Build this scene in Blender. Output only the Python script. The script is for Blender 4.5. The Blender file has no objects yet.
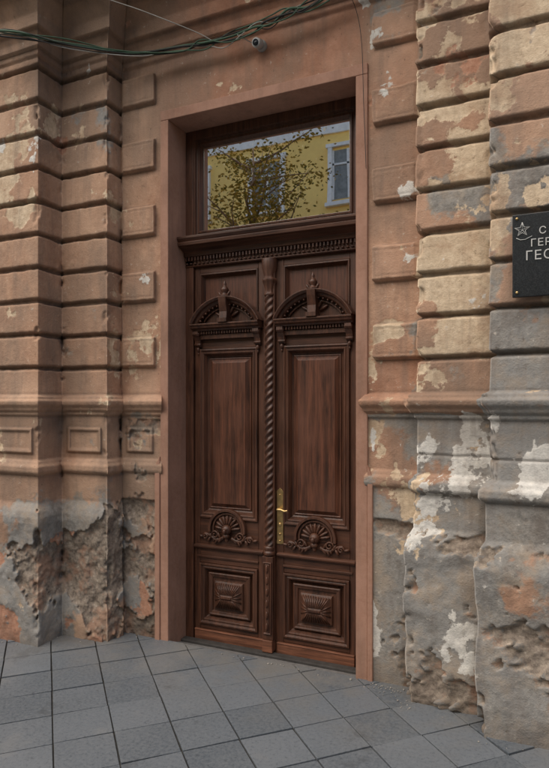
import bpy, bmesh, math, random
import numpy as np
from mathutils import Vector, Matrix
R = math.radians
random.seed(4)
scene = bpy.context.scene
GZ=.065   # pavement level

# ------------------------------------------------------------------ helpers
def vnoise(x, y, z, seed=0):
    xi=np.floor(x).astype(np.int64); yi=np.floor(y).astype(np.int64); zi=np.floor(z).astype(np.int64)
    fx=x-xi; fy=y-yi; fz=z-zi
    fx=fx*fx*(3-2*fx); fy=fy*fy*(3-2*fy); fz=fz*fz*(3-2*fz)
    def h(a,b,c):
        n=(a*374761393+b*668265263+c*2147483647+seed*1274126177)&0xffffffff
        n=((n^(n>>13))*1274126177)&0xffffffff
        n=n^(n>>16)
        return (n&0xffff)/65535.0
    r=0
    for dx in (0,1):
        for dy in (0,1):
            for dz in (0,1):
                w=(fx if dx else 1-fx)*(fy if dy else 1-fy)*(fz if dz else 1-fz)
                r=r+w*h(xi+dx,yi+dy,zi+dz)
    return r
def fbm(x,y,z,scale,octv=4,seed=0,rough=.5):
    t=0;a=1;s=0
    for i in range(octv):
        t=t+a*vnoise(x*scale+17.3*i,y*scale+5.1*i,z*scale+9.7*i,seed+i); s+=a; a*=rough; scale*=2.03
    return t/s
def sstep(x,a,b):
    t=np.clip((x-a)/(b-a),0,1); return t*t*(3-2*t)

class NB:
    def __init__(s,name):
        s.m=bpy.data.materials.new(name); s.m.use_nodes=True; s.nt=s.m.node_tree
        s.N=s.nt.nodes; s.L=s.nt.links
        s.b=s.N['Principled BSDF']; s.out=s.N['Material Output']
        s.tc=s.N.new('ShaderNodeTexCoord')
        s.obj=s.tc.outputs['Object']
    def set(s,inp,v):
        if isinstance(v,bpy.types.NodeSocket): s.L.new(v,inp)
        else:
            if isinstance(v,(tuple,list)) and len(v)==3 and inp.type=='RGBA': v=(*v,1)
            inp.default_value=v
    def mapping(s,scale=(1,1,1),rot=(0,0,0),loc=(0,0,0),vec=None):
        n=s.N.new('ShaderNodeMapping'); s.L.new(vec or s.obj,n.inputs[0])
        n.inputs['Scale'].default_value=scale; n.inputs['Rotation'].default_value=rot; n.inputs['Location'].default_value=loc
        return n.outputs[0]
    def noise(s,scale,detail=4,rough=.6,vec=None,dist=0):
        n=s.N.new('ShaderNodeTexNoise'); s.L.new(vec or s.obj,n.inputs['Vector'])
        n.inputs['Scale'].default_value=scale; n.inputs['Detail'].default_value=detail
        n.inputs['Roughness'].default_value=rough; n.inputs['Distortion'].default_value=dist
        return n.outputs['Fac']
    def math(s,op,a,b=0.0,c=None,clamp=False):
        n=s.N.new('ShaderNodeMath'); n.operation=op; n.use_clamp=clamp
        s.set(n.inputs[0],a); s.set(n.inputs[1],b)
        if c is not None: s.set(n.inputs[2],c)
        return n.outputs[0]
    def rng(s,v,a,b,c=0.0,d=1.0,smooth=False):
        n=s.N.new('ShaderNodeMapRange'); s.set(n.inputs['Value'],v)
        if smooth: n.interpolation_type='SMOOTHSTEP'
        for k,x in (('From Min',a),('From Max',b),('To Min',c),('To Max',d)): n.inputs[k].default_value=x
        return n.outputs[0]
    def mix(s,f,a,b,blend='MIX'):
        n=s.N.new('ShaderNodeMix'); n.data_type='RGBA'; n.blend_type=blend
        s.set(n.inputs[0],f); s.set(n.inputs[6],a); s.set(n.inputs[7],b)
        return n.outputs[2]
    def attr(s,name):
        n=s.N.new('ShaderNodeAttribute'); n.attribute_name=name; return n.outputs['Fac']
    def bump(s,h,strength=.5,dist=.01,prev=None):
        n=s.N.new('ShaderNodeBump'); s.set(n.inputs['Height'],h)
        n.inputs['Strength'].default_value=strength; n.inputs['Distance'].default_value=dist
        if prev: s.L.new(prev,n.inputs['Normal'])
        return n.outputs[0]
    def fin(s,col,rough=.8,normal=None,metal=0,spec=.3):
        s.set(s.b.inputs['Base Color'],col); s.set(s.b.inputs['Roughness'],rough)
        s.b.inputs['Metallic'].default_value=metal; s.b.inputs['Specular IOR Level'].default_value=spec
        if normal: s.L.new(normal,s.b.inputs['Normal'])
        return s.m

def simple(name,col,rough=.7,metal=0,var=.25,scale=6,bump=0):
    n=NB(name); f=n.noise(scale,3,.65)
    c=n.mix(n.rng(f,.3,.7),tuple(x*(1-var) for x in col),tuple(min(1,x*(1+var)) for x in col))
    return n.fin(c,rough,n.bump(f,bump,.003) if bump else None,metal)

# ------------------------------------------------------------------ materials
def facade_mat():
    n=NB('weathered_plaster')
    cav=n.attr('cav'); blk=n.attr('blk'); red=n.attr('red')
    med=n.noise(5,4,.70); fine=n.noise(30,4,.74); fine2=n.noise(110,1,.6)
    jit=n.rng(fine,.25,.75,-.035,.035)
    base=n.mix(n.rng(med,.33,.67),(.275,.16,.108),(.42,.275,.195))
    base=n.mix(n.rng(n.attr('wash2'),.4,.62),base,(.46,.325,.24))
    base=n.mix(n.math('MULTIPLY',red,.85),base,n.mix(n.rng(med,.38,.62),(.265,.128,.083),(.365,.195,.135)))
    base=n.mix(n.rng(blk,0,1,0,.6),base,n.mix(n.rng(fine,.35,.65),(.30,.185,.125),(.44,.295,.21)))
    base=n.mix(n.rng(n.attr('wash'),.45,.66,0,.65),base,(.215,.158,.122))
    def mask(a,w=.010): return n.rng(n.math('ADD',n.attr(a),jit),-w,w,smooth=True)
    gm=mask('mg',.03)
    gcol=n.mix(n.rng(fine,.35,.68),(.155,.15,.142),(.30,.29,.272))
    gcol=n.mix(n.rng(n.attr('wash'),.42,.6,0,.7),gcol,(.235,.238,.238))
    gcol=n.mix(n.rng(med,.47,.66,0,.75),gcol,(.295,.245,.195))
    gcol=n.mix(n.rng(med,.45,.33,0,.6),gcol,(.135,.122,.11))
    c=n.mix(gm,base,gcol)
    cm=mask('mc')
    ccol=n.mix(n.rng(fine,.3,.7),(.40,.315,.225),(.60,.50,.375))
    ccol=n.mix(n.rng(med,.46,.64,0,.7),ccol,(.34,.235,.16))
    c=n.mix(cm,c,ccol)
    c=n.mix(mask('mb'),c,n.mix(n.rng(fine,.35,.65),(.29,.15,.10),(.39,.23,.165)))
    wm=mask('mw')
    c=n.mix(wm,c,n.mix(n.rng(fine,.3,.7),(.43,.43,.42),(.62,.615,.59)))
    lm=mask('ml')
    lcol=n.mix(n.rng(fine,.35,.65),(.13,.108,.092),(.32,.275,.23))
    lcol=n.mix(n.rng(med,.50,.6,0,.7),lcol,(.31,.19,.135))
    c=n.mix(lm,c,lcol)
    c=n.mix(n.rng(fine,.65,.70,0,.5),c,(.54,.50,.45))
    c=n.mix(n.rng(fine,.345,.29,0,.6),c,(.085,.068,.055))
    st=n.noise(1,4,.68,vec=n.mapping((9,9,.9)))
    c=n.mix(n.rng(st,.48,.70,0,.45),c,(.145,.115,.098))
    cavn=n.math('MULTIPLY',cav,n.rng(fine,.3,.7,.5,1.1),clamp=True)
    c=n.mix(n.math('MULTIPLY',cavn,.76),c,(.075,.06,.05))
    c=n.mix(1.0,c,(1.22,1.185,1.14),'MULTIPLY')
    h=n.math('ADD',n.math('MULTIPLY',fine,.7),n.math('MULTIPLY',fine2,.25))
    return n.fin(c,.9,n.bump(h,.9,.007),spec=.2)

def surround_mat():
    n=NB('terracotta_surround_paint')
    f=n.noise(3,4,.65); fi=n.noise(40,3,.7)
    c=n.mix(n.rng(f,.35,.65),(.30,.16,.108),(.40,.225,.16))
    c=n.mix(n.rng(fi,.35,.7,0,.35),c,(.46,.28,.21))
    c=n.mix(n.rng(n.noise(1,3,.7,vec=n.mapping((10,10,1.6))),.48,.75,0,.5),c,(.19,.12,.088))
    return n.fin(c,.8,n.bump(n.math('ADD',n.math('MULTIPLY',fi,.5),f),.5,.006))

def wood_mat(name,axis='Z',dark=1.0,red=1.0):
    n=NB(name)
    sc=(22,22,1.3) if axis=='Z' else (1.3,22,22)
    g=n.noise(1.6,5,.72,vec=n.mapping(sc),dist=.4)
    g2=n.noise(6,2,.6,vec=n.mapping(sc))
    blot=n.noise(3,3,.6)
    c=n.mix(n.rng(g,.33,.67),(.026*dark,.0115*dark,.0075*dark),(.128*dark*red,.052*dark,.029*dark))
    c=n.mix(n.rng(g2,.45,.7,0,.6),c,(.022*dark,.0105*dark,.0075*dark))
    c=n.mix(n.rng(blot,.4,.7,0,.35),c,(.14*dark*red,.060*dark,.034*dark))
    return n.fin(c,n.rng(blot,.3,.7,.36,.52),n.bump(g,.35,.0025),spec=.45)

def paving_mat():
    n=NB('concrete_paving')
    g=n.N.new('ShaderNodeNewGeometry'); rnd=g.outputs['Random Per Island']
    f=n.noise(3.2,4,.68); fi=n.noise(60,3,.75); b=n.noise(1.1,4,.7)
    c=n.mix(rnd,(.075,.090,.107),(.138,.155,.175))
    c=n.mix(n.rng(f,.38,.65,0,.6),c,(.078,.090,.104))
    c=n.mix(n.rng(b,.45,.62,0,.5),c,(.142,.156,.171))
    c=n.mix(n.rng(fi,.4,.7,0,.6),c,(.17,.183,.196))
    c=n.mix(n.rng(fi,.42,.3,0,.6),c,(.048,.053,.06))
    c=n.mix(n.rng(f,.60,.66,0,.5),c,(.055,.06,.066))
    sx=n.N.new('ShaderNodeSeparateXYZ'); n.L.new(n.obj,sx.inputs[0])
    d=n.math('MULTIPLY',n.rng(sx.outputs['Y'],-1.0,-.3,0,1),n.rng(f,.42,.62,.05,.7))
    c=n.mix(d,c,(.19,.18,.165))
    c=n.mix(n.rng(b,.56,.60,0,.2),c,(.21,.208,.20))
    return n.fin(c,n.rng(f,.3,.7,.40,.62),n.bump(fi,.45,.003),spec=.45)

M_fac=facade_mat(); M_sur=surround_mat()
M_wood=wood_mat('dark_varnished_wood'); M_woodx=wood_mat('dark_varnished_wood_rail','X')
M_panel=wood_mat('varnished_door_panel','Z',1.15,1.08)
M_kick=wood_mat('worn_kickboard_wood','X',2.2,1.0)
M_pave=paving_mat()
M_mortar=simple('pavement_sand_joint',(.04,.039,.037),.95,scale=20)
M_asph=simple('asphalt',(.05,.05,.052),.9,scale=10)
M_kerb=simple('kerb_concrete',(.18,.175,.17),.85,scale=30,bump=.3)
M_brass=simple('aged_brass',(.58,.41,.19),.42,1,.25,30)
M_yel=simple('yellow_render',(.95,.63,.20),.85,scale=1.5,var=.1)
M_whi=simple('white_trim',(.8,.78,.74),.6,var=.1)
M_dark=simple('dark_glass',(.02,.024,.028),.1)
M_upper=simple('upper_wall_render',(.33,.2,.15),.9,scale=2)
M_roof=simple('roof_sheet',(.14,.08,.06),.6)

# ------------------------------------------------------------------ mesh builder
class MB:
    def __init__(s): s.v=[]; s.f=[]; s.sm=[]
    def add(s,vs,fs,smooth=False):
        o=len(s.v); s.v+= [tuple(p) for p in vs]; s.f+=[tuple(i+o for i in f) for f in fs]; s.sm+=[smooth]*len(fs)
    def box(s,x0,x1,y0,y1,z0,z1):
        if x0>x1:x0,x1=x1,x0
        s.add([(x0,y0,z0),(x1,y0,z0),(x1,y1,z0),(x0,y1,z0),(x0,y0,z1),(x1,y0,z1),(x1,y1,z1),(x0,y1,z1)],
              [(0,1,5,4),(1,2,6,5),(2,3,7,6),(3,0,4,7),(4,5,6,7),(3,2,1,0)])
    def rings(s,x0,x1,z0,z1,prof,fill=True):
        if x0>x1:x0,x1=x1,x0
        vs=[];fs=[]
        for a,y in prof:
            vs+=[(x0+a,y,z0+a),(x1-a,y,z0+a),(x1-a,y,z1-a),(x0+a,y,z1-a)]
        for i in range(len(prof)-1):
            for k in range(4):
                fs.append((4*i+k,4*i+(k+1)%4,4*i+4+(k+1)%4,4*i+4+k))
        if fill:
            q=4*(len(prof)-1); fs.append((q,q+1,q+2,q+3))
        s.add(vs,fs)
    def lathe(s,cx,cy,prof,seg=20,mod=None,smooth=True):
        vs=[];fs=[]
        for r,z in prof:
            for k in range(seg):
                a=2*math.pi*k/seg; rr=r*(mod(a,z) if mod else 1)
                vs.append((cx+rr*math.cos(a),cy+rr*math.sin(a),z))
        for i in range(len(prof)-1):
            for k in range(seg):
                fs.append((i*seg+k,i*seg+(k+1)%seg,(i+1)*seg+(k+1)%seg,(i+1)*seg+k))
        fs.append(tuple(range(seg))[::-1]); fs.append(tuple(range((len(prof)-1)*seg,len(prof)*seg)))
        s.add(vs,fs,smooth)
    def tube(s,pts,rad,seg=8,flat=1.0):
        pts=[Vector(p) for p in pts]; n=len(pts)
        if not isinstance(rad,(list,tuple)): rad=[rad]*n
        vs=[];fs=[]; up=Vector((0,1,0))
        for i,p in enumerate(pts):
            t=(pts[min(i+1,n-1)]-pts[max(i-1,0)]).normalized()
            u=up if abs(t.dot(up))<.95 else Vector((1,0,0))
            a=t.cross(u).normalized(); b=a.cross(t).normalized()
            for k in range(seg):
                an=2*math.pi*k/seg
                vs.append(p+a*math.cos(an)*rad[i]+b*math.sin(an)*rad[i]*flat)
        for i in range(n-1):
            for k in range(seg):
                fs.append((i*seg+k,i*seg+(k+1)%seg,(i+1)*seg+(k+1)%seg,(i+1)*seg+k))
        fs.append(tuple(range(seg))[::-1]); fs.append(tuple(range((n-1)*seg,n*seg)))
        s.add(vs,fs,True)
    def ell(s,c,r,rot=None,su=12,sv=8):
        vs=[];fs=[]
        m=rot or Matrix.Identity(3); c=Vector(c)
        for i in range(sv+1):
            th=math.pi*i/sv
            for k in range(su):
                ph=2*math.pi*k/su
                vs.append(c+m@Vector((r[0]*math.sin(th)*math.cos(ph),r[1]*math.sin(th)*math.sin(ph),r[2]*math.cos(th))))
        for i in range(sv):
            for k in range(su):
                fs.append((i*su+k,i*su+(k+1)%su,(i+1)*su+(k+1)%su,(i+1)*su+k))
        s.add(vs,fs,True)
    def arc(s,cx,cz,r,a0,a1,prof,n=28):
        m=len(prof); vs=[];fs=[]
        for i in range(n+1):
            a=a0+(a1-a0)*i/n
            for dr,y in prof: vs.append((cx+(r+dr)*math.cos(a),y,cz+(r+dr)*math.sin(a)))
        for i in range(n):
            for k in range(m): fs.append((i*m+k,i*m+(k+1)%m,(i+1)*m+(k+1)%m,(i+1)*m+k))
        fs.append(tuple(range(m))); fs.append(tuple(range(n*m,n*m+m))[::-1])
        s.add(vs,fs)
    def prism(s,poly,y0,y1):
        n=len(poly); vs=[(x,y0,z) for x,z in poly]+[(x,y1,z) for x,z in poly]
        fs=[tuple(range(n)),tuple(range(n,2*n))[::-1]]+[(k,n+k,n+(k+1)%n,(k+1)%n) for k in range(n)]
        s.add(vs,fs)
    def xprism(s,x0,x1,poly):
        n=len(poly); vs=[(x0,y,z) for y,z in poly]+[(x1,y,z) for y,z in poly]
        fs=[tuple(range(n)),tuple(range(n,2*n))[::-1]]+[(k,(k+1)%n,n+(k+1)%n,n+k) for k in range(n)]
        s.add(vs,fs)
    def obj(s,name,mat,parent=None,bevel=0,seg=2):
        me=bpy.data.meshes.new(name); me.from_pydata(s.v,[],s.f)
        me.polygons.foreach_set('use_smooth',s.sm)
        bm=bmesh.new(); bm.from_mesh(me); bmesh.ops.recalc_face_normals(bm,faces=bm.faces); bm.to_mesh(me); bm.free()
        me.materials.append(mat); o=bpy.data.objects.new(name,me); scene.collection.objects.link(o)
        if parent: o.parent=parent
        if bevel:
            b=o.modifiers.new('bevel','BEVEL'); b.width=bevel; b.segments=seg; b.limit_method='ANGLE'; b.angle_limit=R(35)
        return o
def empty(name):
    o=bpy.data.objects.new(name,None); scene.collection.objects.link(o); return o

# ------------------------------------------------------------------ facade wall sheet
bld=empty('old_apartment_building')
plan=[(-12,-.60),(-3.075,-.60),(-3.075,-.38),(-2.683,-.38),(-2.683,-.22),(-.619,-.22),(-.619,-.36),(-.239,-.36),(-.239,-.52),(9,-.52)]
def cols(seg):
    if seg==0: return np.concatenate([np.linspace(-12,-3.7,14)[:-1],np.arange(-3.7,-3.075,.008),[-3.075]])
    if seg==8: return np.concatenate([[-.239],np.arange(-.232,.40,.008),np.linspace(.40,9,14)])
    if seg==4:
        a=np.arange(-2.683,-.619,.008)
        return np.unique(np.round(np.concatenate([a,[-2.352,-2.350,-.925,-.923,-.619]]),4))
    a,b=plan[seg],plan[seg+1]
    L=math.hypot(b[0]-a[0],b[1]-a[1]); return np.linspace(0,1,max(3,int(L/.008)+1))
zs=np.arange(-.02,4.62,.0068); nz=len(zs)
K=.223; Z0=1.67
rs=np.random.RandomState(7)
blkrand=rs.rand(9,40)
blkrand[6][0:11]=[.58,.92,.97,.90,.35,.88,.95,.93,.88,.7,.4]
blkrand[8][0:11]=[.2,.2,.3,.5,.5,.85,.6,.9,.7,.85,.7]
names=('mg','mc','mw','mb','ml','cav','blk','red','wash','wash2')
allP=[];allA={k:[] for k in names}; segid=[]; Xc=[]
nseg=len(plan)-1
dirs=[Vector((plan[i+1][0]-plan[i][0],plan[i+1][1]-plan[i][1])).normalized() for i in range(nseg)]
nrm=[Vector((d.y,-d.x)) for d in dirs]
mit=[]
for i in range(nseg+1):
    if i==0: mit.append(nrm[0])
    elif i==nseg: mit.append(nrm[-1])
    else:
        s_=nrm[i-1]+nrm[i]; mit.append(s_/(1+nrm[i-1].dot(nrm[i])))
cornZ=[3.955,3.97,4.0,4.005,4.05,4.08,4.085,4.09,4.165,4.225,4.265,4.27,4.38,4.39,4.62]
cornO=[0,.022,.03,.05,.06,.085,.088,.11,.12,.165,.20,.25,.27,.31,.31]
beltZ=[1.57,1.576,1.60,1.607,1.622,1.645,1.672,1.676,1.70,1.712]
beltO=[0,.014,.018,.036,.040,.062,.068,.055,.03,0]
lowZ=[1.175,1.185,1.20,1.235,1.25,1.27,1.275]
lowO=[.018,.04,.05,.05,.03,.02,0]
plZ=[.80,.86,.90,.94,.97,.99]
plO=[.062,.068,.066,.052,.03,0.018]
spots=[(-2.96,2.47,.055,.045,'c',.34),(-3.30,3.74,.14,.06,'c',.16),(-3.30,2.94,.12,.07,'c',.18),(-3.32,2.27,.14,.08,'c',.28),
 (-2.92,2.93,.08,.05,'c',.10),(-2.55,1.36,.07,.05,'c',.22),(-.76,2.06,.12,.06,'c',.28),(-.78,3.4,.06,.05,'w',.08),(-.74,2.5,.10,.05,'c',.12),
 (-.90,2.75,.03,.22,'w',.16),(-.90,1.45,.03,.12,'w',.22),(-.89,.55,.03,.30,'w',.16),(-2.40,.62,.035,.28,'w',.20),(-2.47,1.1,.08,.1,'w',.06),
 (-.02,1.33,.14,.15,'w',.34),(-.20,.80,.16,.05,'w',.17),(-.55,1.42,.06,.06,'w',.16),(-.48,.98,.15,.035,'w',.15),(-.06,.30,.05,.10,'b',.26),(.02,3.72,.10,.16,'w',.12),
 (-.40,1.38,.06,.10,'w',.08),(-.50,1.48,.10,.05,'w',.06),(.0,.62,.15,.15,'b',-.12),
 (-2.93,.55,.14,.24,'b',.24),(-2.62,.5,.10,.2,'g',.2),(-2.55,.3,.1,.25,'g',.12),(-3.3,.45,.2,.3,'g',.16),(-2.5,.5,.03,.15,'b',.12),
 (-.28,.45,.10,.3,'g',.3),(-.5,.42,.2,.35,'g',.3),(-.68,.50,.03,.14,'b',.14),(-1.48,3.83,.03,.03,'c',.3),(-1.40,3.72,.04,.03,'c',.2),(-1.9,3.72,.05,.02,'c',.2)]
for seg in range(nseg):
    c=cols(seg); a,b=plan[seg],plan[seg+1]
    if seg in(0,4,8): T=(c-a[0])/(b[0]-a[0])
    else: T=c
    T,Z=np.meshgrid(T,zs,indexing='ij')
    px=a[0]+(b[0]-a[0])*T; py=a[1]+(b[1]-a[1])*T
    n1=fbm(px,py,Z,14,3,seed=3)-.5
    u=(Z-Z0)/K; k=np.floor(u).astype(int); fr=u-k
    d=np.minimum(fr,1-fr)*K + n1*.012
    up=(Z>Z0+.02)&(Z<3.955)
    kk=np.clip(k,0,39)
    inner=(px>-2.351)&(px<-.924)&(seg==4)
    lowm=1-sstep(Z,1.58,1.62); plm=1-sstep(Z,.93,1.03); o1=np.zeros_like(Z)
    gray=-.115+lowm*.10+plm*.09; cream=-.085+.03*(px<-3.1)-plm*.05; white=-.17+plm*.05; brick=-.13+plm*.10; wsh=lowm*.07
    if seg==4:
        rt=px>-.96
        cream=np.where(rt,-.05,cream); gray=np.where(rt,-.04+lowm*.27,gray); white=np.where(rt,-.10+.05*lowm,white)
        ab=(Z>3.55)&(px>-2.36)&(px<-.92); cream=np.where(ab,-.16,cream); gray=np.where(ab,-.16,gray)
    if seg in(5,6):
        br=(blkrand[6][kk]-.5)*.42
        cream=np.where(up,.03+br,-.07); gray=-.07+lowm*.36+0*Z; white=-.12+lowm*.03; brick=-.13-.04*lowm+0*Z
    if seg in(7,8):
        br=(blkrand[8][kk]-.5)*.30
        cream=np.where(up,.03+br,-.06); gray=.05-br*.3+lowm*.24; white=-.12+lowm*.06; brick=-.15-.05*lowm
        z_=((Z>1.72)&(Z<2.12)); gray=gray+.2*z_; cream=cream-.3*z_; white=white-.2*z_
    S={'c':cream+o1,'g':gray+o1,'w':white+o1,'b':brick+o1}
    for sx,sz,wx_,wz_,f,am in spots: S[f]=S[f]+am*np.exp(-((px-sx)/wx_)**2-((Z-sz)/wz_)**2)
    mg=fbm(px,py,Z,2.2,6,seed=101,rough=.58)+S['g']-.60
    mc=fbm(px,py,Z,3.4,6,seed=111,rough=.60)+S['c']-.60
    mw=fbm(px,py,Z,3.2,6,seed=121,rough=.62)+S['w']-.60
    mb=fbm(px,py,Z,2.6,6,seed=131,rough=.60)+S['b']-.61
    wash=fbm(px,py,Z*.7,2.4,6,seed=141,rough=.64)+wsh+.03; wash2=fbm(px,py,Z,1.3,4,seed=151)
    off=np.zeros_like(Z); cav=np.zeros_like(Z)
    blk=np.where(up,blkrand[seg][kk],.4)
    if seg!=4:
        g=1-sstep(d,.004,.022)
        off-=np.where(up,.028*g,0); cav+=np.where(up,g*.9,0)
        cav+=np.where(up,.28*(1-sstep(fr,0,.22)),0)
        off+=np.where(up,.008*(1-fr),0)
    else:
        for xa,xb in((-3.2,-2.40),(-.885,-.1)):
            ed=np.minimum(np.minimum(px-xa,xb-px),np.minimum(fr,1-fr)*K-.003)+n1*.010
            on=up&(k%2==1)
            r_=sstep(ed,0,.020); gl=np.exp(-((ed-.036)/.005)**2)
            off+=np.where(on,.034*r_-.003*gl,0); cav+=np.where(on,.25*gl*(ed>0),0)
            cav+=np.where(on,.7*np.exp(-(ed/.006)**2),0)
        blk=np.where((px>-2.36)&(px<-.92),.15,blk)
    fb=np.interp(Z,beltZ,beltO,0,0)+np.interp(Z,lowZ,lowO,.018,0)*(Z>.99)+np.interp(Z,plZ,plO,.062,0)*(Z<=.99)
    if seg==4: fb=np.interp(Z,beltZ,beltO,0,0)+.6*np.interp(Z,lowZ,lowO,.018,0)*(Z>.99)+.6*.018*(Z<=.99)
    off+=np.where(inner,0,fb)
    off+=np.interp(Z,cornZ,cornO,0,.31)
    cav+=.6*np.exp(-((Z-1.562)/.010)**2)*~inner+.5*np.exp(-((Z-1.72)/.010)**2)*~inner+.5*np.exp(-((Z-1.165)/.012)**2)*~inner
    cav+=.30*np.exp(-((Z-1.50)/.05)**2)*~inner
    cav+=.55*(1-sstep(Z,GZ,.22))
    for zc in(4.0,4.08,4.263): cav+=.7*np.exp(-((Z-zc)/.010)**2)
    pans={2:(-3.03,-2.73),4:(-2.645,-2.42),0:(-3.50,-3.12)}
    if seg in pans:
        xa,xb=pans[seg]
        ed=np.minimum(np.minimum(px-xa,xb-px),np.minimum(Z-1.315,1.495-Z))+n1*.004
        off+=.02*sstep(ed,0,.01)-.014*sstep(ed,.022,.036)
        cav+=.6*np.exp(-(ed/.006)**2)+.5*np.exp(-((ed-.028)/.007)**2)
    if seg in(5,6,7,8):
        g=np.exp(-((Z-1.38+n1*.01)/.006)**2); off-=.008*g; cav+=.7*g
    loss=fbm(px,py,Z,2.0 if seg<5 else 2.3,6,seed=21,rough=.57)
    low=np.where(Z<1.0,.055,np.where(Z<1.55,-.02,-.14 if seg<5 else -.11))
    if seg>=5: low=low-.03
    low=low+.10*np.exp(-((Z-.95)/.07)**2)
    if seg<4: low=low+.10*np.exp(-((px+2.80)/.07)**2-((Z-.55)/.25)**2)+.06*np.exp(-((px+3.3)/.15)**2-((Z-.75)/.2)**2)
    loss=loss+np.where(inner,-.2,low)
    if seg!=4:
        L=math.hypot(b[0]-a[0],b[1]-a[1]); e=np.minimum(T,1-T)*L
        ch=sstep(fbm(px,py,Z,9,3,seed=70),.54,.70)*np.exp(-(e/.03)**2)*(Z<3.95)
        off-=ch*.022; loss=loss+ch*.10
    lm=sstep(loss,.585,.60)
    rough=fbm(px,py,Z,22,4,seed=40,rough=.6)-.5
    pz=1-sstep(Z,.92,1.02)
    off-=lm*(.010+.16*np.clip(loss-.6,0,.2)+.014*pz)
    off+=lm*rough*.026
    off-=.003*sstep(mc,-.008,.008)*(1-lm)+.002*sstep(mg,-.01,.01)*(1-lm)-.002*sstep(mw,-.008,.008)
    off-=.004*sstep(mb,-.008,.008)
    off+=(fbm(px,py,Z,2.2,3,seed=50)-.5)*.014*(~inner)
    off+=n1*.004
    if seg!=4: off+=pz*((fbm(px,py,Z,5,4,seed=60)-.5)*.045)
    mA,mB=mit[seg],mit[seg+1]
    ax=a[0]+off*mA.x; ay=a[1]+off*mA.y; bx_=b[0]+off*mB.x; by=b[1]+off*mB.y
    allP.append(np.stack([ax+(bx_-ax)*T,ay+(by-ay)*T,Z],-1))
    red=np.where((seg==4),sstep(px,-2.5,-2.25)*(1-.5*sstep(px,-.97,-.9)),0.0 if seg<4 else .3)+0*Z
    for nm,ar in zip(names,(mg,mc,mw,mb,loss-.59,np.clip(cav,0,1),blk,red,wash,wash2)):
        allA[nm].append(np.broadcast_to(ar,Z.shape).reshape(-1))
    segid+= [seg]*T.shape[0]; Xc+=list(px[:,0])
P=np.concatenate([p.reshape(-1,3) for p in allP]); nc=len(segid)
segid=np.array(segid); Xc=np.array(Xc)
ii,jj=np.meshgrid(np.arange(nc-1),np.arange(nz-1),indexing='ij')
hole=(segid[ii]==4)&(segid[ii+1]==4)&(Xc[ii]>-2.32)&(Xc[ii+1]<-.965)&(zs[jj+1]<3.575)
ii=ii[~hole]; jj=jj[~hole]
F=np.stack([ii*nz+jj,(ii+1)*nz+jj,(ii+1)*nz+jj+1,ii*nz+jj+1],-1)
me=bpy.data.meshes.new('facade_wall'); me.from_pydata(P.tolist(),[],F.tolist())
for nm,ar in allA.items():
    at=me.attributes.new(nm,'FLOAT','POINT'); at.data.foreach_set('value',np.concatenate(ar).astype(np.float32))
me.polygons.foreach_set('use_smooth',[True]*len(me.polygons))
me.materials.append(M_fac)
o=bpy.data.objects.new('facade_wall',me); scene.collection.objects.link(o); o.parent=bld

b=MB()
b.box(-12,9,-.25,8,4.61,9.6); b.box(-12.1,9.1,-.9,8,4.625,4.7)
b.obj('upper_storeys',M_upper,bld,.01)
b=MB(); b.box(-12,-11.8,-.55,8,-.02,4.6); b.box(8.8,9,-.5,8,-.02,4.6); b.box(-11.8,8.8,7.8,8,-.02,4.6); b.box(-11.8,8.8,1.0,1.1,-.02,4.6)
b.obj('side_walls',M_upper,bld)
b=MB(); b.box(-12.4,9.4,-.8,8.4,9.6,9.8); b.obj('roof',M_roof,bld,.02)
b=MB()
b.box(-2.352,-2.29,-.236,.06,0.0,3.55); b.box(-.995,-.925,-.236,.06,0.0,3.55)
b.box(-2.352,-.925,-.2365,.06,3.55,3.615)
b.box(-2.392,-2.353,-.245,-.10,0.0,1.235); b.box(-.924,-.893,-.245,-.10,0.0,1.235)
b.prism([(-2.392,1.235),(-2.352,1.235),(-2.352,1.30)],-.244,-.10)
b.prism([(-.893,1.235),(-.925,1.30),(-.925,1.235)],-.244,-.10)
b.obj('door_surround',M_sur,bld,.005,3)
b=MB(); b.xprism(-2.30,-.99,[(-.26,-.1),(.1,-.1),(.1,-.004),(-.03,-.004),(-.26,GZ-.004)])
b.obj('door_threshold',M_kerb,bld,.004)

# ------------------------------------------------------------------ the door
door=empty('carved_wooden_double_door')
cx=-1.6425
b=MB()
b.box(-2.29,-2.228,-.02,.08,0,3.55); b.box(-1.057,-.995,-.02,.08,0,3.55)
b.box(-2.228,-1.057,-.02,.08,3.485,3.55)
b.obj('frame',M_wood,door,.004)
b=MB(); b.box(-2.289,-.996,-.085,-.023,-.02,.030); b.obj('sill',simple('dark_stone_sill',(.05,.046,.043),.7,scale=20),door,.006)
b=MB()
b.rings(-2.235,-1.05,2.80,3.50,[(0,.0),(0,-.012),(.018,-.012),(.022,.0),(.034,.004),(.036,-.008),(.05,-.010),(.058,.012),(.064,.03)],False)
b.box(-2.228,-1.057,.0,.07,2.79,2.83)
b.obj('transom_frame',M_wood,door,.002)
g=NB('transom_glass'); g.N.remove(g.b)
gl=g.N.new('ShaderNodeBsdfGlossy'); gl.inputs['Roughness'].default_value=.01; gl.inputs['Color'].default_value=(1,.98,.94,1)
df=g.N.new('ShaderNodeBsdfDiffuse'); df.inputs['Color'].default_value=(.02,.018,.015,1)
mx=g.N.new('ShaderNodeMixShader'); mx.inputs[0].default_value=.98
g.L.new(df.outputs[0],mx.inputs[1]); g.L.new(gl.outputs[0],mx.inputs[2]); g.L.new(mx.outputs[0],g.out.inputs[0])
bn=g.bump(g.noise(2.2,1,.4),.045,.01); g.L.new(bn,gl.inputs['Normal'])
b=MB(); b.box(-2.20,-1.085,.026,.032,2.83,3.47); b.obj('transom_pane',g.m,door)
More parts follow.
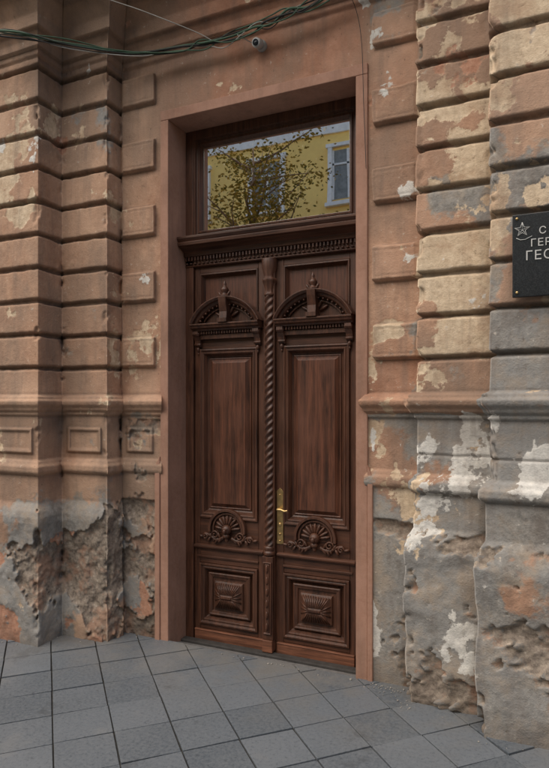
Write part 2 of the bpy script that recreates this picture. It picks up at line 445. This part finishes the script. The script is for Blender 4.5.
b=MB(); b.box(-2.2,-1.08,.075,.08,2.82,3.48); b.obj('dark_interior_board',M_dark,door)
b=MB()
xl,xr=-2.288,-.997
b.xprism(xl,xr,[(.07,2.60),(-.02,2.60),(-.02,2.665),(-.045,2.672),(-.05,2.70),(-.075,2.712),(-.10,2.725),(-.125,2.73),(-.128,2.752),(-.118,2.756),(-.135,2.775),(-.135,2.79),(-.03,2.815),(.07,2.815)])
b.obj('entablature',M_woodx,door,.002)
b=MB()
n=52
for i in range(n):
    x=xl+.012+(xr-xl-.024)*i/(n-1); b.box(x-.0065,x+.0065,-.042,-.021,2.642,2.668)
n=40
for i in range(n):
    x=xl+.015+(xr-xl-.03)*i/(n-1); b.ell((x,-.028,2.624),(.012,.008,.007),su=8,sv=6)
b.tube([(xl,-.022,2.608),(xr,-.022,2.608)],.006,8)
b.obj('dentils',M_wood,door,.0015,1)

def leaf(s,tag):
    A=lambda a: cx+s*a
    b=MB()
    b.box(A(.003),A(.582),.03,.07,.01,2.60)
    b.obj('leaf_board_'+tag,M_panel,door)
    b=MB()
    b.box(A(.003),A(.092),0,.031,.01,2.60)
    b.box(A(.542),A(.582),0,.031,.01,2.60)
    b.obj('stiles_'+tag,M_wood,door,.003)
    b=MB()
    for z0,z1 in((.095,.13),(.55,.865),(2.03,2.21),(2.555,2.60)): b.box(A(.093),A(.541),.001,.031,z0,z1)
    b.obj('rails_'+tag,M_woodx,door,.003)
    b=MB(); b.box(A(.05),A(.575),-.018,.03,.012,.092); b.box(A(.05),A(.575),-.022,.0,.085,.094)
    b.obj('kickboard_'+tag,M_kick,door,.004)
    x0,x1=A(.094),A(.540)
    b=MB()
    b.rings(x0,x1,.866,2.029,[(0,.0),(0,-.014),(.010,-.016),(.016,-.008),(.022,-.006),(.026,-.012),(.034,-.010),(.042,.006),(.050,.022),(.060,.0285)],False)
    b.obj('panel_moulding_'+tag,M_wood,door,.0015)
    b=MB()
    b.rings(min(x0,x1)+.062,max(x0,x1)-.062,.930,1.967,[(0,.029),(.0,.022),(.006,.020),(.012,.024),(.034,.008),(.036,.004)])
    b.obj('raised_panel_'+tag,M_panel,door,.001)
    b=MB()
    b.rings(x0,x1,.131,.549,[(0,.0),(0,-.014),(.012,-.016),(.02,-.004),(.028,-.008),(.036,-.006),(.046,.014),(.056,.0285)],False)
    b.rings(min(x0,x1)+.062,max(x0,x1)-.062,.193,.487,[(0,.029),(0,.006),(.008,.002),(.016,.006),(.03,.010),(.034,.020),(.052,.020),(.054,.004),(.062,.0)])
    xm=A(.317); zc=.34; hw=.105; hh=.088
    b.add([(xm-hw,-.002,zc-hh),(xm+hw,-.002,zc-hh),(xm+hw,-.002,zc+hh),(xm-hw,-.002,zc+hh),(xm-.035,-.044,zc),(xm+.035,-.044,zc)],
          [(0,1,5,4),(1,2,5),(2,3,4,5),(3,0,4)])
    b.obj('lower_panel_'+tag,M_wood,door,.0015)
    b=MB()
    for i in range(-5,6):
        for q in(-1,1):
            xb=xm+i*.018; xt=xm+i*.006
            b.tube([(xb,-.005,zc+q*(hh-.006)),(xt+ (xb-xt)*.25,-.039,zc+q*.018)],[.0065,.0035],6)
    b.box(xm-.038,xm+.038,-.047,-.03,zc-.006,zc+.006)
    for q in(-1,1):
        for i in(-1,0,1):
            b.tube([(xm+q*(hw-.006),-.005,zc+i*.035),(xm+q*.044,-.04,zc+i*.006)],[.007,.003],6)
    b.obj('lower_panel_carving_'+tag,M_wood,door)
    b=MB()
    b.xprism(min(A(.05),A(.58)),max(A(.05),A(.58)),[(.0,.645),(-.014,.65),(-.022,.662),(-.022,.672),(-.008,.680),(.0,.682)])
    b.xprism(min(A(.09),A(.56)),max(A(.09),A(.56)),[(.0,.585),(-.008,.588),(-.010,.600),(.0,.604)])
    b.obj('lock_rail_ledge_'+tag,M_woodx,door,.0015)
    b=MB(); zc=.795
    pr=lambda a,bb,y: [(a,.0),(a,y),(bb,y),(bb,.0)]
    b.arc(xm,zc,0,R(-8),R(188),pr(.124,.142,-.034),30)
    b.arc(xm,zc,0,R(-8),R(188),pr(.104,.117,-.022),30)
    b.prism([(xm+.125*math.cos(R(a)),zc+.125*math.sin(R(a))) for a in range(-10,191,8)],-.006,.03)
    b.obj('shell_hood_'+tag,M_wood,door,.002)
    b=MB()
    for i in range(9):
        a=R(10+20*i); rr=.064
        rot=Matrix.Rotation(-(a-math.pi/2),3,'Y')
        b.ell((xm+rr*math.cos(a),-.014,zc+rr*math.sin(a)),(.0110,.018,.036),rot)
    b.ell((xm,-.03,zc+.004),(.036,.032,.034)); b.ell((xm,-.058,zc-.004),(.014,.016,.018))
    b.ell((xm-.013,-.054,zc+.012),(.008,.008,.006)); b.ell((xm+.013,-.054,zc+.012),(.008,.008,.006))
    b.ell((xm,-.036,zc-.038),(.026,.022,.018)); b.ell((xm,-.024,zc-.062),(.014,.017,.022))
    for q in(-1,1):
        pts=[];rad=[]
        for i in range(26):
            t=i/25; x=xm+q*(.03+.155*t); z=zc-.055-.018*math.sin(t*math.pi*1.6)
            pts.append((x,-.014,z)); rad.append(.013*(1-.45*t))
        b.tube(pts,rad,8,.9)
        for cxx,czz,r0 in((.095,-.040,.028),(.172,-.058,.020)):
            pts=[];rad=[]
            for i in range(22):
                an=i/21*2.6*math.pi; rr=r0*(1-.75*i/21)
                pts.append((xm+q*(cxx+rr*math.cos(an)),-.015-.012*i/21,zc+czz+rr*math.sin(an))); rad.append(.0070-.0025*i/21)
            b.tube(pts,rad,7)
        for t,an,L in((.055,60,.03),(.075,-65,.032),(.12,60,.026),(.135,-60,.026),(.15,50,.022),(.19,10,.024),(.045,-50,.03),(.10,-75,.022)):
            rot=Matrix.Rotation(R(90-an) if q>0 else -R(90-an),3,'Y')
            c=Vector((xm+q*t,-.012,zc-.06)); c+=rot@Vector((0,0,L*.7))
            b.ell(c,(.0095,.014,L*.85),rot,8,6)
    b.obj('shell_and_scrolls_'+tag,M_wood,door)
    b=MB(); px0,px1=min(A(.052),A(.580)),max(A(.052),A(.580)); pm=(px0+px1)/2
    b.box(px0+.03,px1-.03,-.03,.0,2.095,2.125)
    b.xprism(px0+.005,px1-.005,[(.0,2.150),(-.055,2.150),(-.060,2.160),(-.078,2.168),(-.082,2.182),(-.090,2.186),(-.090,2.196),(.0,2.200)])
    hwid=(px1-px0)/2-.01; rise=.165; rad=(hwid**2+rise**2)/(2*rise); zc2=2.196+rise-rad
    aa=math.asin(hwid/rad)
    b.arc(pm,zc2,rad,math.pi/2-aa,math.pi/2+aa,[(-.034,.0),(-.034,-.045),(-.026,-.055),(-.012,-.060),(-.008,-.078),(.006,-.090),(.012,-.090),(.012,.0)],36)
    b.arc(pm,zc2,rad-.050,math.pi/2-aa*.80,math.pi/2+aa*.80,[(-.010,.0),(-.010,-.028),(.0,-.028),(.0,.0)],30)
    poly=[(pm-hwid+.03,2.199)]+[(pm+(rad-.03)*math.cos(math.pi/2+aa*t*.93),zc2+(rad-.03)*math.sin(math.pi/2+aa*t*.93)) for t in np.linspace(1,-1,20)]+[(pm+hwid-.03,2.199)]
    b.prism(poly,-.012,.03)
    b.obj('pediment_'+tag,M_wood,door,.0018)
    b=MB()
    nd=22
    for i in range(nd):
        x=px0+.055+(px1-px0-.11)*i/(nd-1); b.box(x-.006,x+.006,-.045,-.0,2.128,2.149)
    for i in range(15):
        a=math.pi/2+aa*.84*(i/7-1); rr=rad-.040
        b.ell((pm+rr*math.cos(a),-.045,zc2+rr*math.sin(a)),(.008,.010,.008),None,8,6)
    for q in(-1,1):
        xc=pm+q*((px1-px0)/2-.035)
        b.xprism(xc-.022,xc+.022,[(.0,2.149),(-.062,2.149),(-.064,2.128),(-.046,2.110),(-.030,2.085),(-.026,2.060),(-.018,2.045),(.0,2.040)])
        b.tube([(xc-.025,-.048,2.128),(xc+.025,-.048,2.128)],.013,10); b.tube([(xc-.024,-.022,2.060),(xc+.024,-.022,2.060)],.010,10)
        b.ell((xc,-.018,2.025),(.012,.014,.018)); b.ell((xc,-.014,2.0),(.007,.009,.012))
    b.obj('pediment_consoles_'+tag,M_wood,door,.0012,1)
    b=MB()
    b.box(pm-.034,pm+.034,-.10,.0,2.198,2.225)
    b.xprism(pm-.028,pm+.028,[(.0,2.225),(-.085,2.225),(-.080,2.27),(-.095,2.33),(-.10,2.365),(.0,2.375)])
    b.lathe(pm,-.055,[(.030,2.372),(.034,2.378),(.024,2.386),(.018,2.395),(.026,2.408),(.028,2.42),(.020,2.436),(.010,2.446),(.012,2.455),(.008,2.468),(.001,2.485)],14)
    for q in(-1,1):
        b.ell((pm+q*.030,-.06,2.385),(.010,.012,.026),Matrix.Rotation(q*.5,3,'Y')); b.ell((pm+q*.045,-.06,2.362),(.010,.012,.020),Matrix.Rotation(q*1.1,3,'Y'))
    for i in range(5):
        a=R(30+30*i); b.ell((pm+.07*math.cos(a),-.022,2.222+.07*math.sin(a)),(.010,.012,.034),Matrix.Rotation(-(a-math.pi/2),3,'Y'))
    b.obj('pediment_finial_'+tag,M_wood,door,.001,1)
    b=MB()
    b.rings(x0,x1,2.211,2.554,[(0,.001),(0,-.006),(.010,-.007),(.014,.004),(.022,.020),(.028,.029)],False)
    b.obj('top_field_moulding_'+tag,M_wood,door,.001)
leaf(-1,'left'); leaf(1,'right')
b=MB()
zz=[.72+(2.36-.72)*i/420 for i in range(421)]
b.lathe(cx,-.018,[(.030,z) for z in zz],28,lambda a,z:1+.17*math.cos(3*(a-z*42)))
b.obj('twisted_astragal',M_wood,door)
b=MB()
b.box(cx-.040,cx+.040,-.030,.0,.10,2.598)
b.obj('astragal_back',M_wood,door,.004)
b=MB()
b.lathe(cx,-.02,[(.036,.66),(.042,.665),(.042,.68),(.034,.69),(.038,.70),(.038,.712),(.030,.722)],20)
b.lathe(cx,-.02,[(.030,2.355),(.036,2.362),(.036,2.372),(.030,2.380),(.030,2.40),(.044,2.45),(.047,2.455),(.047,2.468),(.036,2.475),(.036,2.49),(.05,2.54),(.052,2.598)],20,lambda a,z:1+(.10*math.cos(8*a) if 2.375<z<2.54 else 0))
b.box(cx-.038,cx+.038,-.055,-.028,.115,.655)
b.rings(cx-.030,cx+.030,.15,.62,[(0,-.055),(0,-.064),(.006,-.066),(.012,-.057),(.016,-.063)])
for i in range(6):
    b.ell((cx,-.066,.20+i*.075),(.010,.008,.026))
b.obj('astragal_capital_and_base',M_wood,door,.002)
b=MB(); b.box(cx-.036,cx+.036,-.062,.0,.033,.112); b.obj('astragal_foot',M_kick,door,.004)
b=MB()
hx=cx+.068
pl=[(hx-.022,.735),(hx+.022,.735),(hx+.025,.75),(hx+.022,.765),(hx+.022,1.06),(hx+.025,1.075),(hx+.014,1.09),(hx,1.10),(hx-.014,1.09),(hx-.025,1.075),(hx-.022,1.06),(hx-.022,.765),(hx-.025,.75)]
b.prism(pl,-.006,.0)
b.tube([(hx,-.004,.965),(hx,-.045,.965)],.009,12)
b.tube([(hx,-.046,.965),(hx+.025,-.050,.966),(hx+.05,-.050,.958),(hx+.07,-.046,.962)],[.009,.008,.007,.008],10)
b.ell((hx,-.008,.86),(.012,.006,.014)); b.ell((hx,-.008,.80),(.008,.005,.008))
b.ell((hx,-.008,1.055),(.006,.004,.006)); b.ell((hx,-.008,.755),(.006,.004,.006))
b.obj('brass_handle',M_brass,door,.001)

# ------------------------------------------------------------------ plaque
plq=empty('memorial_plaque')
g=NB('black_granite')
f=g.noise(260,2,.7)
M_gr=g.fin(g.mix(g.rng(f,.45,.7),(.014,.017,.020),(.045,.05,.055)),.3,spec=.4)
M_let=simple('engraved_lettering',(.6,.6,.58),.6)
b=MB(); b.box(-.135,.56,-.575,-.550,2.15,2.535); b.obj('granite_slab',M_gr,plq,.003)
b=MB()
for x,z in((-.115,2.515),(-.115,2.17),(.54,2.515),(.54,2.17)): b.ell((x,-.577,z),(.007,.005,.007))
b.obj('fixing_screws',M_brass,plq)
def text(body,x,z,size):
    cu=bpy.data.curves.new('lettering','FONT'); cu.body=body; cu.size=size; cu.extrude=.0012; cu.space_character=1.1
    ob=bpy.data.objects.new('lettering',cu); scene.collection.objects.link(ob)
    ob.location=(x,-.5765,z); ob.rotation_euler=(math.pi/2,0,0); ob.parent=plq; cu.materials.append(M_let)
text('С 1937 ПО 1956',-.022,2.435,.046)
text('ГЕРОЙ СОВЕТСКОГО',-.058,2.380,.048)
text('ГЕОРГИЙ',-.080,2.318,.060)
b=MB()
st=[]
for i in range(11):
    a=math.pi/2+i*math.pi/5; r=.034 if i%2==0 else .0135; st.append((-.092+r*math.cos(a),-.577,2.462+r*math.sin(a)))
b.tube(st,.0014,5)
for i in range(5):
    a=math.pi/2+i*2*math.pi/5; b.tube([(-.092,-.577,2.462),(-.092+.034*math.cos(a),-.577,2.462+.034*math.sin(a))],.0009,5)
b.tube([(-.118,-.577,2.425),(-.10,-.577,2.415),(-.08,-.577,2.415),(-.05,-.577,2.428)],.0014,5)
b.obj('engraved_star',M_let,plq)

# ------------------------------------------------------------------ cables & small fixture
M_cg=simple('green_cable_sheath',(.07,.13,.085),.5); M_ck=simple('black_cable_sheath',(.03,.03,.03),.5); M_cw=simple('white_cable_sheath',(.42,.41,.38),.5)
def catmull(pts,n=14):
    P_=[Vector(p) for p in pts]; P_=[P_[0]*2-P_[1]]+P_+[P_[-1]*2-P_[-2]]; out=[]
    for i in range(1,len(P_)-2):
        for k in range(n):
            t=k/n; a,b_,c,d=P_[i-1:i+3]
            out.append(.5*((2*b_)+(c-a)*t+(2*a-5*b_+4*c-d)*t*t+(3*b_-a-3*c+d)*t**3))
    out.append(P_[-2]); return out
cab=empty('overhead_cables')
base=[(-3.9,-.96,4.10),(-3.37,-.86,4.055),(-3.10,-.80,4.01),(-2.80,-.62,3.985),(-2.45,-.38,3.965),(-2.14,-.33,3.94),(-1.95,-.32,3.935),(-1.775,-.32,3.915),(-1.62,-.32,3.93),(-1.5,-.33,3.935),(-1.37,-.335,3.955),(-1.246,-.34,3.965),(-1.0,-.35,4.02)]
for i,(m,nm) in enumerate(((M_cg,'green'),(M_ck,'black'),(M_cg,'green_thin'),(M_ck,'black_thin'),(M_cw,'pale'),(M_cg,'green_loose'),(M_ck,'black_loose'))):
    am=(.02,.018,.03,.03,.04,.045,.05)[i]
    pts=[(x+random.uniform(-.03,.03),y+random.uniform(-.015,.01),z+random.uniform(-am,am)) for x,y,z in base]
    b=MB(); b.tube(catmull(pts),(.007,.006,.004,.004,.003,.004,.003)[i],7); b.obj('cable_'+nm,m,cab)
b=MB(); b.tube(catmull([(-2.9,-.72,4.42),(-2.6,-.60,4.25),(-2.3,-.50,4.12),(-2.0,-.38,3.985),(-1.9,-.33,3.93)]),.003,7)
b.tube(catmull([(-1.72,-.33,3.92),(-1.66,-.28,3.89),(-1.62,-.25,3.875)]),.003,6); b.obj('cable_drop',M_cw,cab)
b=MB(); b.tube(catmull([(-1.02,-.345,4.01),(-.98,-.27,3.9),(-.955,-.25,3.72),(-.945,-.247,3.4),(-.93,-.247,3.0)]),.0018,6); b.obj('cable_down',M_ck,cab)
cam_=empty('security_camera')
b=MB()
b.tube([(-1.60,-.21,3.875),(-1.60,-.245,3.875)],.033,20); b.tube([(-1.60,-.24,3.875),(-1.60,-.285,3.868)],.012,12)
b.tube([(-1.60,-.265,3.868),(-1.603,-.31,3.855)],[.030,.028],20)
b.obj('housing',simple('grey_plastic',(.38,.38,.37),.4),cam_,.002)
b=MB(); b.tube([(-1.603,-.309,3.855),(-1.6034,-.316,3.854)],.019,16); b.obj('lens',M_dark,cam_)

# ------------------------------------------------------------------ ground
b=MB(); b.box(-200,200,-200,200,-.5,-.09); b.obj('ground',M_asph)
b=MB(); b.box(-60,60,-11.0,-4.35,-.2,-.08); b.obj('road',M_asph)
b=MB()
x=-40
while x<40:
    b.box(x,x+1.5,-7.74,-7.62,-.079,-.076); x+=3.5
b.obj('lane_marking',M_whi)
b=MB()
for i in range(-50,51):
    b.box(i*1.0+.004,i*1.0+.996,-4.35,-4.2,-.2,GZ+.002); b.box(i*1.0+.004,i*1.0+.996,-11.15,-11.0,-.2,GZ)
b.obj('kerb',M_kerb,None,.012)
b=MB()
b.box(-50,50,-4.2,-.262,-.3,GZ-.010); b.box(-50,50,-15,-11.15,-.3,GZ); b.obj('pavement_bed',M_mortar)
bm=bmesh.new(); S=.275; gap=.0055
rn=random.Random(3)
ca=math.cos(R(45))
for i in range(-60,60):
    for j in range(-60,60):
        u0,v0=(i+.35)*S,(j+.1)*S
        cxx=(u0-v0)*ca; cyy=(u0+v0)*ca
        if not(-8<cxx<5.5 and -4.6<cyy<.3): continue
        dz=rn.uniform(-.002,.002); tx=rn.uniform(-.010,.010); ty=rn.uniform(-.010,.010)
        h=S/2-gap/2-rn.uniform(0,.002); ra=rn.uniform(-.008,.008)
        vs=[]
        for (a,c2) in((-h,-h),(h,-h),(h,h),(-h,h)):
            uu=u0+a-c2*ra; vv=v0+c2+a*ra
            vs.append(((uu-vv)*ca,(uu+vv)*ca,GZ+dz+a*tx+c2*ty))
        q=[bm.verts.new((p[0],p[1],.0)) for p in vs]+[bm.verts.new(p) for p in vs]
        for f in((4,5,6,7),(0,1,5,4),(1,2,6,5),(2,3,7,6),(3,0,4,7)): bm.faces.new([q[k] for k in f])
bmesh.ops.bisect_plane(bm,geom=bm.verts[:]+bm.edges[:]+bm.faces[:],plane_co=(0,-.225,0),plane_no=(0,1,0),clear_outer=True)
bmesh.ops.bisect_plane(bm,geom=bm.verts[:]+bm.edges[:]+bm.faces[:],plane_co=(0,-4.2,0),plane_no=(0,-1,0),clear_outer=True)
bmesh.ops.recalc_face_normals(bm,faces=bm.faces)
me=bpy.data.meshes.new('pavement'); bm.to_mesh(me); bm.free(); me.materials.append(M_pave)
o=bpy.data.objects.new('pavement',me); scene.collection.objects.link(o)
bv=o.modifiers.new('b','BEVEL'); bv.width=.0035; bv.segments=2; bv.limit_method='ANGLE'; bv.angle_limit=R(40)
b=MB()
for i in range(150):
    if rn.random()<.5: x=rn.gauss(-.78,.08); y=-.27-abs(rn.gauss(0,.05))-(.12 if x>-.70 else 0)
    else: x=rn.uniform(-3.6,.6); y=(-.69 if x<-3.1 else -.48 if x<-2.7 else -.26 if x<-.7 else -.46 if x<-.28 else -.62)-abs(rn.gauss(0,.02))
    r=abs(rn.gauss(.001,.002))+.001
    b.ell((x,y,GZ+r*.4),(r*rn.uniform(.7,1.4),r*rn.uniform(.7,1.3),r*.7),Matrix.Rotation(rn.random()*3,3,'Z'),6,4)
b.sm=[False]*len(b.sm)
b.obj('plaster_rubble',simple('plaster_crumbs',(.30,.28,.255),.95,scale=40))

# ------------------------------------------------------------------ opposite side of the street
op=empty('yellow_apartment_building')
b=MB(); b.box(-34,26,-27,-15,-.1,10.5); b.obj('walls',M_yel,op)
b=MB(); b.box(-34.3,26.3,-27.3,-14.93,10.5,10.8); b.box(-34,26,-15,-14.85,3.9,4.15)
wx=[-5.75+2.9*i for i in range(-9,11)]
wz=[(1.0,3.0),(4.9,6.7),(8.3,9.9)]
dk=MB()
for x in wx:
    for z0,z1 in wz:
        w=.55
        dk.box(x-w,x+w,-15.0,-14.985,z0,z1)
        b.box(x-w-.14,x-w,-15.0,-14.88,z0-.1,z1+.1); b.box(x+w,x+w+.14,-15.0,-14.88,z0-.1,z1+.1)
        b.box(x-w-.2,x+w+.2,-15,-14.86,z1+.1,z1+.22); b.box(x-w-.2,x+w+.2,-15,-14.82,z0-.22,z0-.1)
        b.box(x-.04,x+.04,-15,-14.95,z0,z1); b.box(x-w,x+w,-15,-14.95,z1-.5,z1-.44); b.box(x-w,x-w+.06,-15,-14.95,z0,z1);b.box(x+w-.06,x+w,-15,-14.95,z0,z1)
b.obj('trim_and_window_frames',M_whi,op)
dk.obj('window_panes',simple('window_glass_grey',(.24,.24,.22),.3),op)
tr=empty('street_tree')
b=MB(); T0=Vector((-6.9,-10.2,.0))
b.tube([T0+Vector(p) for p in((0,0,-.05),(.03,.02,1.2),(-.05,.05,2.4),(.05,0,3.6),(0,.05,5.0),(.1,0,6.6),(.1,.05,8.2))],[.19,.15,.13,.11,.08,.05,.02],10)
rt=random.Random(11); tips=[]
for i in range(44):
    z=2.6+5.2*rt.random(); a=rt.random()*6.28; L=rt.uniform(1.2,2.9)*(1-.07*(z-2.6)/2)
    p0=T0+Vector((0,0,z)); pts=[p0]; d=Vector((math.cos(a),math.sin(a),.45))
    for k in range(5):
        d=(d+Vector((rt.uniform(-.3,.3),rt.uniform(-.3,.3),rt.uniform(-.15,.25)))).normalized(); pts.append(pts[-1]+d*L/5)
        if k>0: tips.append(pts[-1])
    b.tube(pts,[.045,.035,.028,.02,.012,.006],6)
b.obj('trunk_and_limbs',simple('bark',(.18,.12,.08),.9),tr)
vs=[];fs=[]
for t in tips:
    for k in range(rt.choice((8,28,65))):
        c=t+Vector((rt.gauss(0,.25),rt.gauss(0,.25),rt.gauss(0,.15)))
        u=Vector((rt.gauss(0,1),rt.gauss(0,1),rt.gauss(0,.6))).normalized(); w=u.orthogonal().normalized(); s_=rt.uniform(.025,.05)
        o0=len(vs); vs+=[c-u*s_*1.4,c+w*s_*.7,c+u*s_*1.4,c-w*s_*.7]; fs.append((o0,o0+1,o0+2,o0+3))
me=bpy.data.meshes.new('foliage'); me.from_pydata(vs,[],fs)
g=NB('leaves'); gg=g.N.new('ShaderNodeNewGeometry')
g.fin(g.mix(gg.outputs['Random Per Island'],(.10,.11,.02),(.42,.30,.06)),.6)
me.materials.append(g.m); o=bpy.data.objects.new('foliage',me); scene.collection.objects.link(o); o.parent=tr

# ------------------------------------------------------------------ light : soft hazy daylight
EL,AZ=54,214
sv=Vector((math.cos(R(EL))*math.sin(R(AZ)),math.cos(R(EL))*math.cos(R(AZ)),math.sin(R(EL))))
sd=bpy.data.lights.new('sun','SUN'); sd.energy=5; sd.angle=R(84); sd.color=(1,.885,.73)
so=bpy.data.objects.new('sun',sd); scene.collection.objects.link(so); so.rotation_euler=(-sv).to_track_quat('-Z','Y').to_euler(); so.location=(0,0,20)
w=bpy.data.worlds.new('World'); scene.world=w; w.use_nodes=True
sk=w.node_tree.nodes.new('ShaderNodeTexSky'); sk.sky_type='NISHITA'; sk.sun_disc=False; sk.sun_elevation=R(EL); sk.sun_rotation=R(AZ)
bg=w.node_tree.nodes['Background']; w.node_tree.links.new(sk.outputs[0],bg.inputs[0]); bg.inputs[1].default_value=.15
scene.view_settings.view_transform='Standard'; scene.view_settings.look='None'; scene.view_settings.exposure=0

cd=bpy.data.cameras.new('camera'); cd.lens=28.125; cd.sensor_width=36; cd.sensor_fit='AUTO'; cd.shift_y=20/768; cd.clip_end=600; cd.clip_start=.05
co=bpy.data.objects.new('camera',cd); scene.collection.objects.link(co); co.location=(0,-3.6,1.65); co.rotation_euler=(R(90),0,math.atan(.449))
scene.camera=co
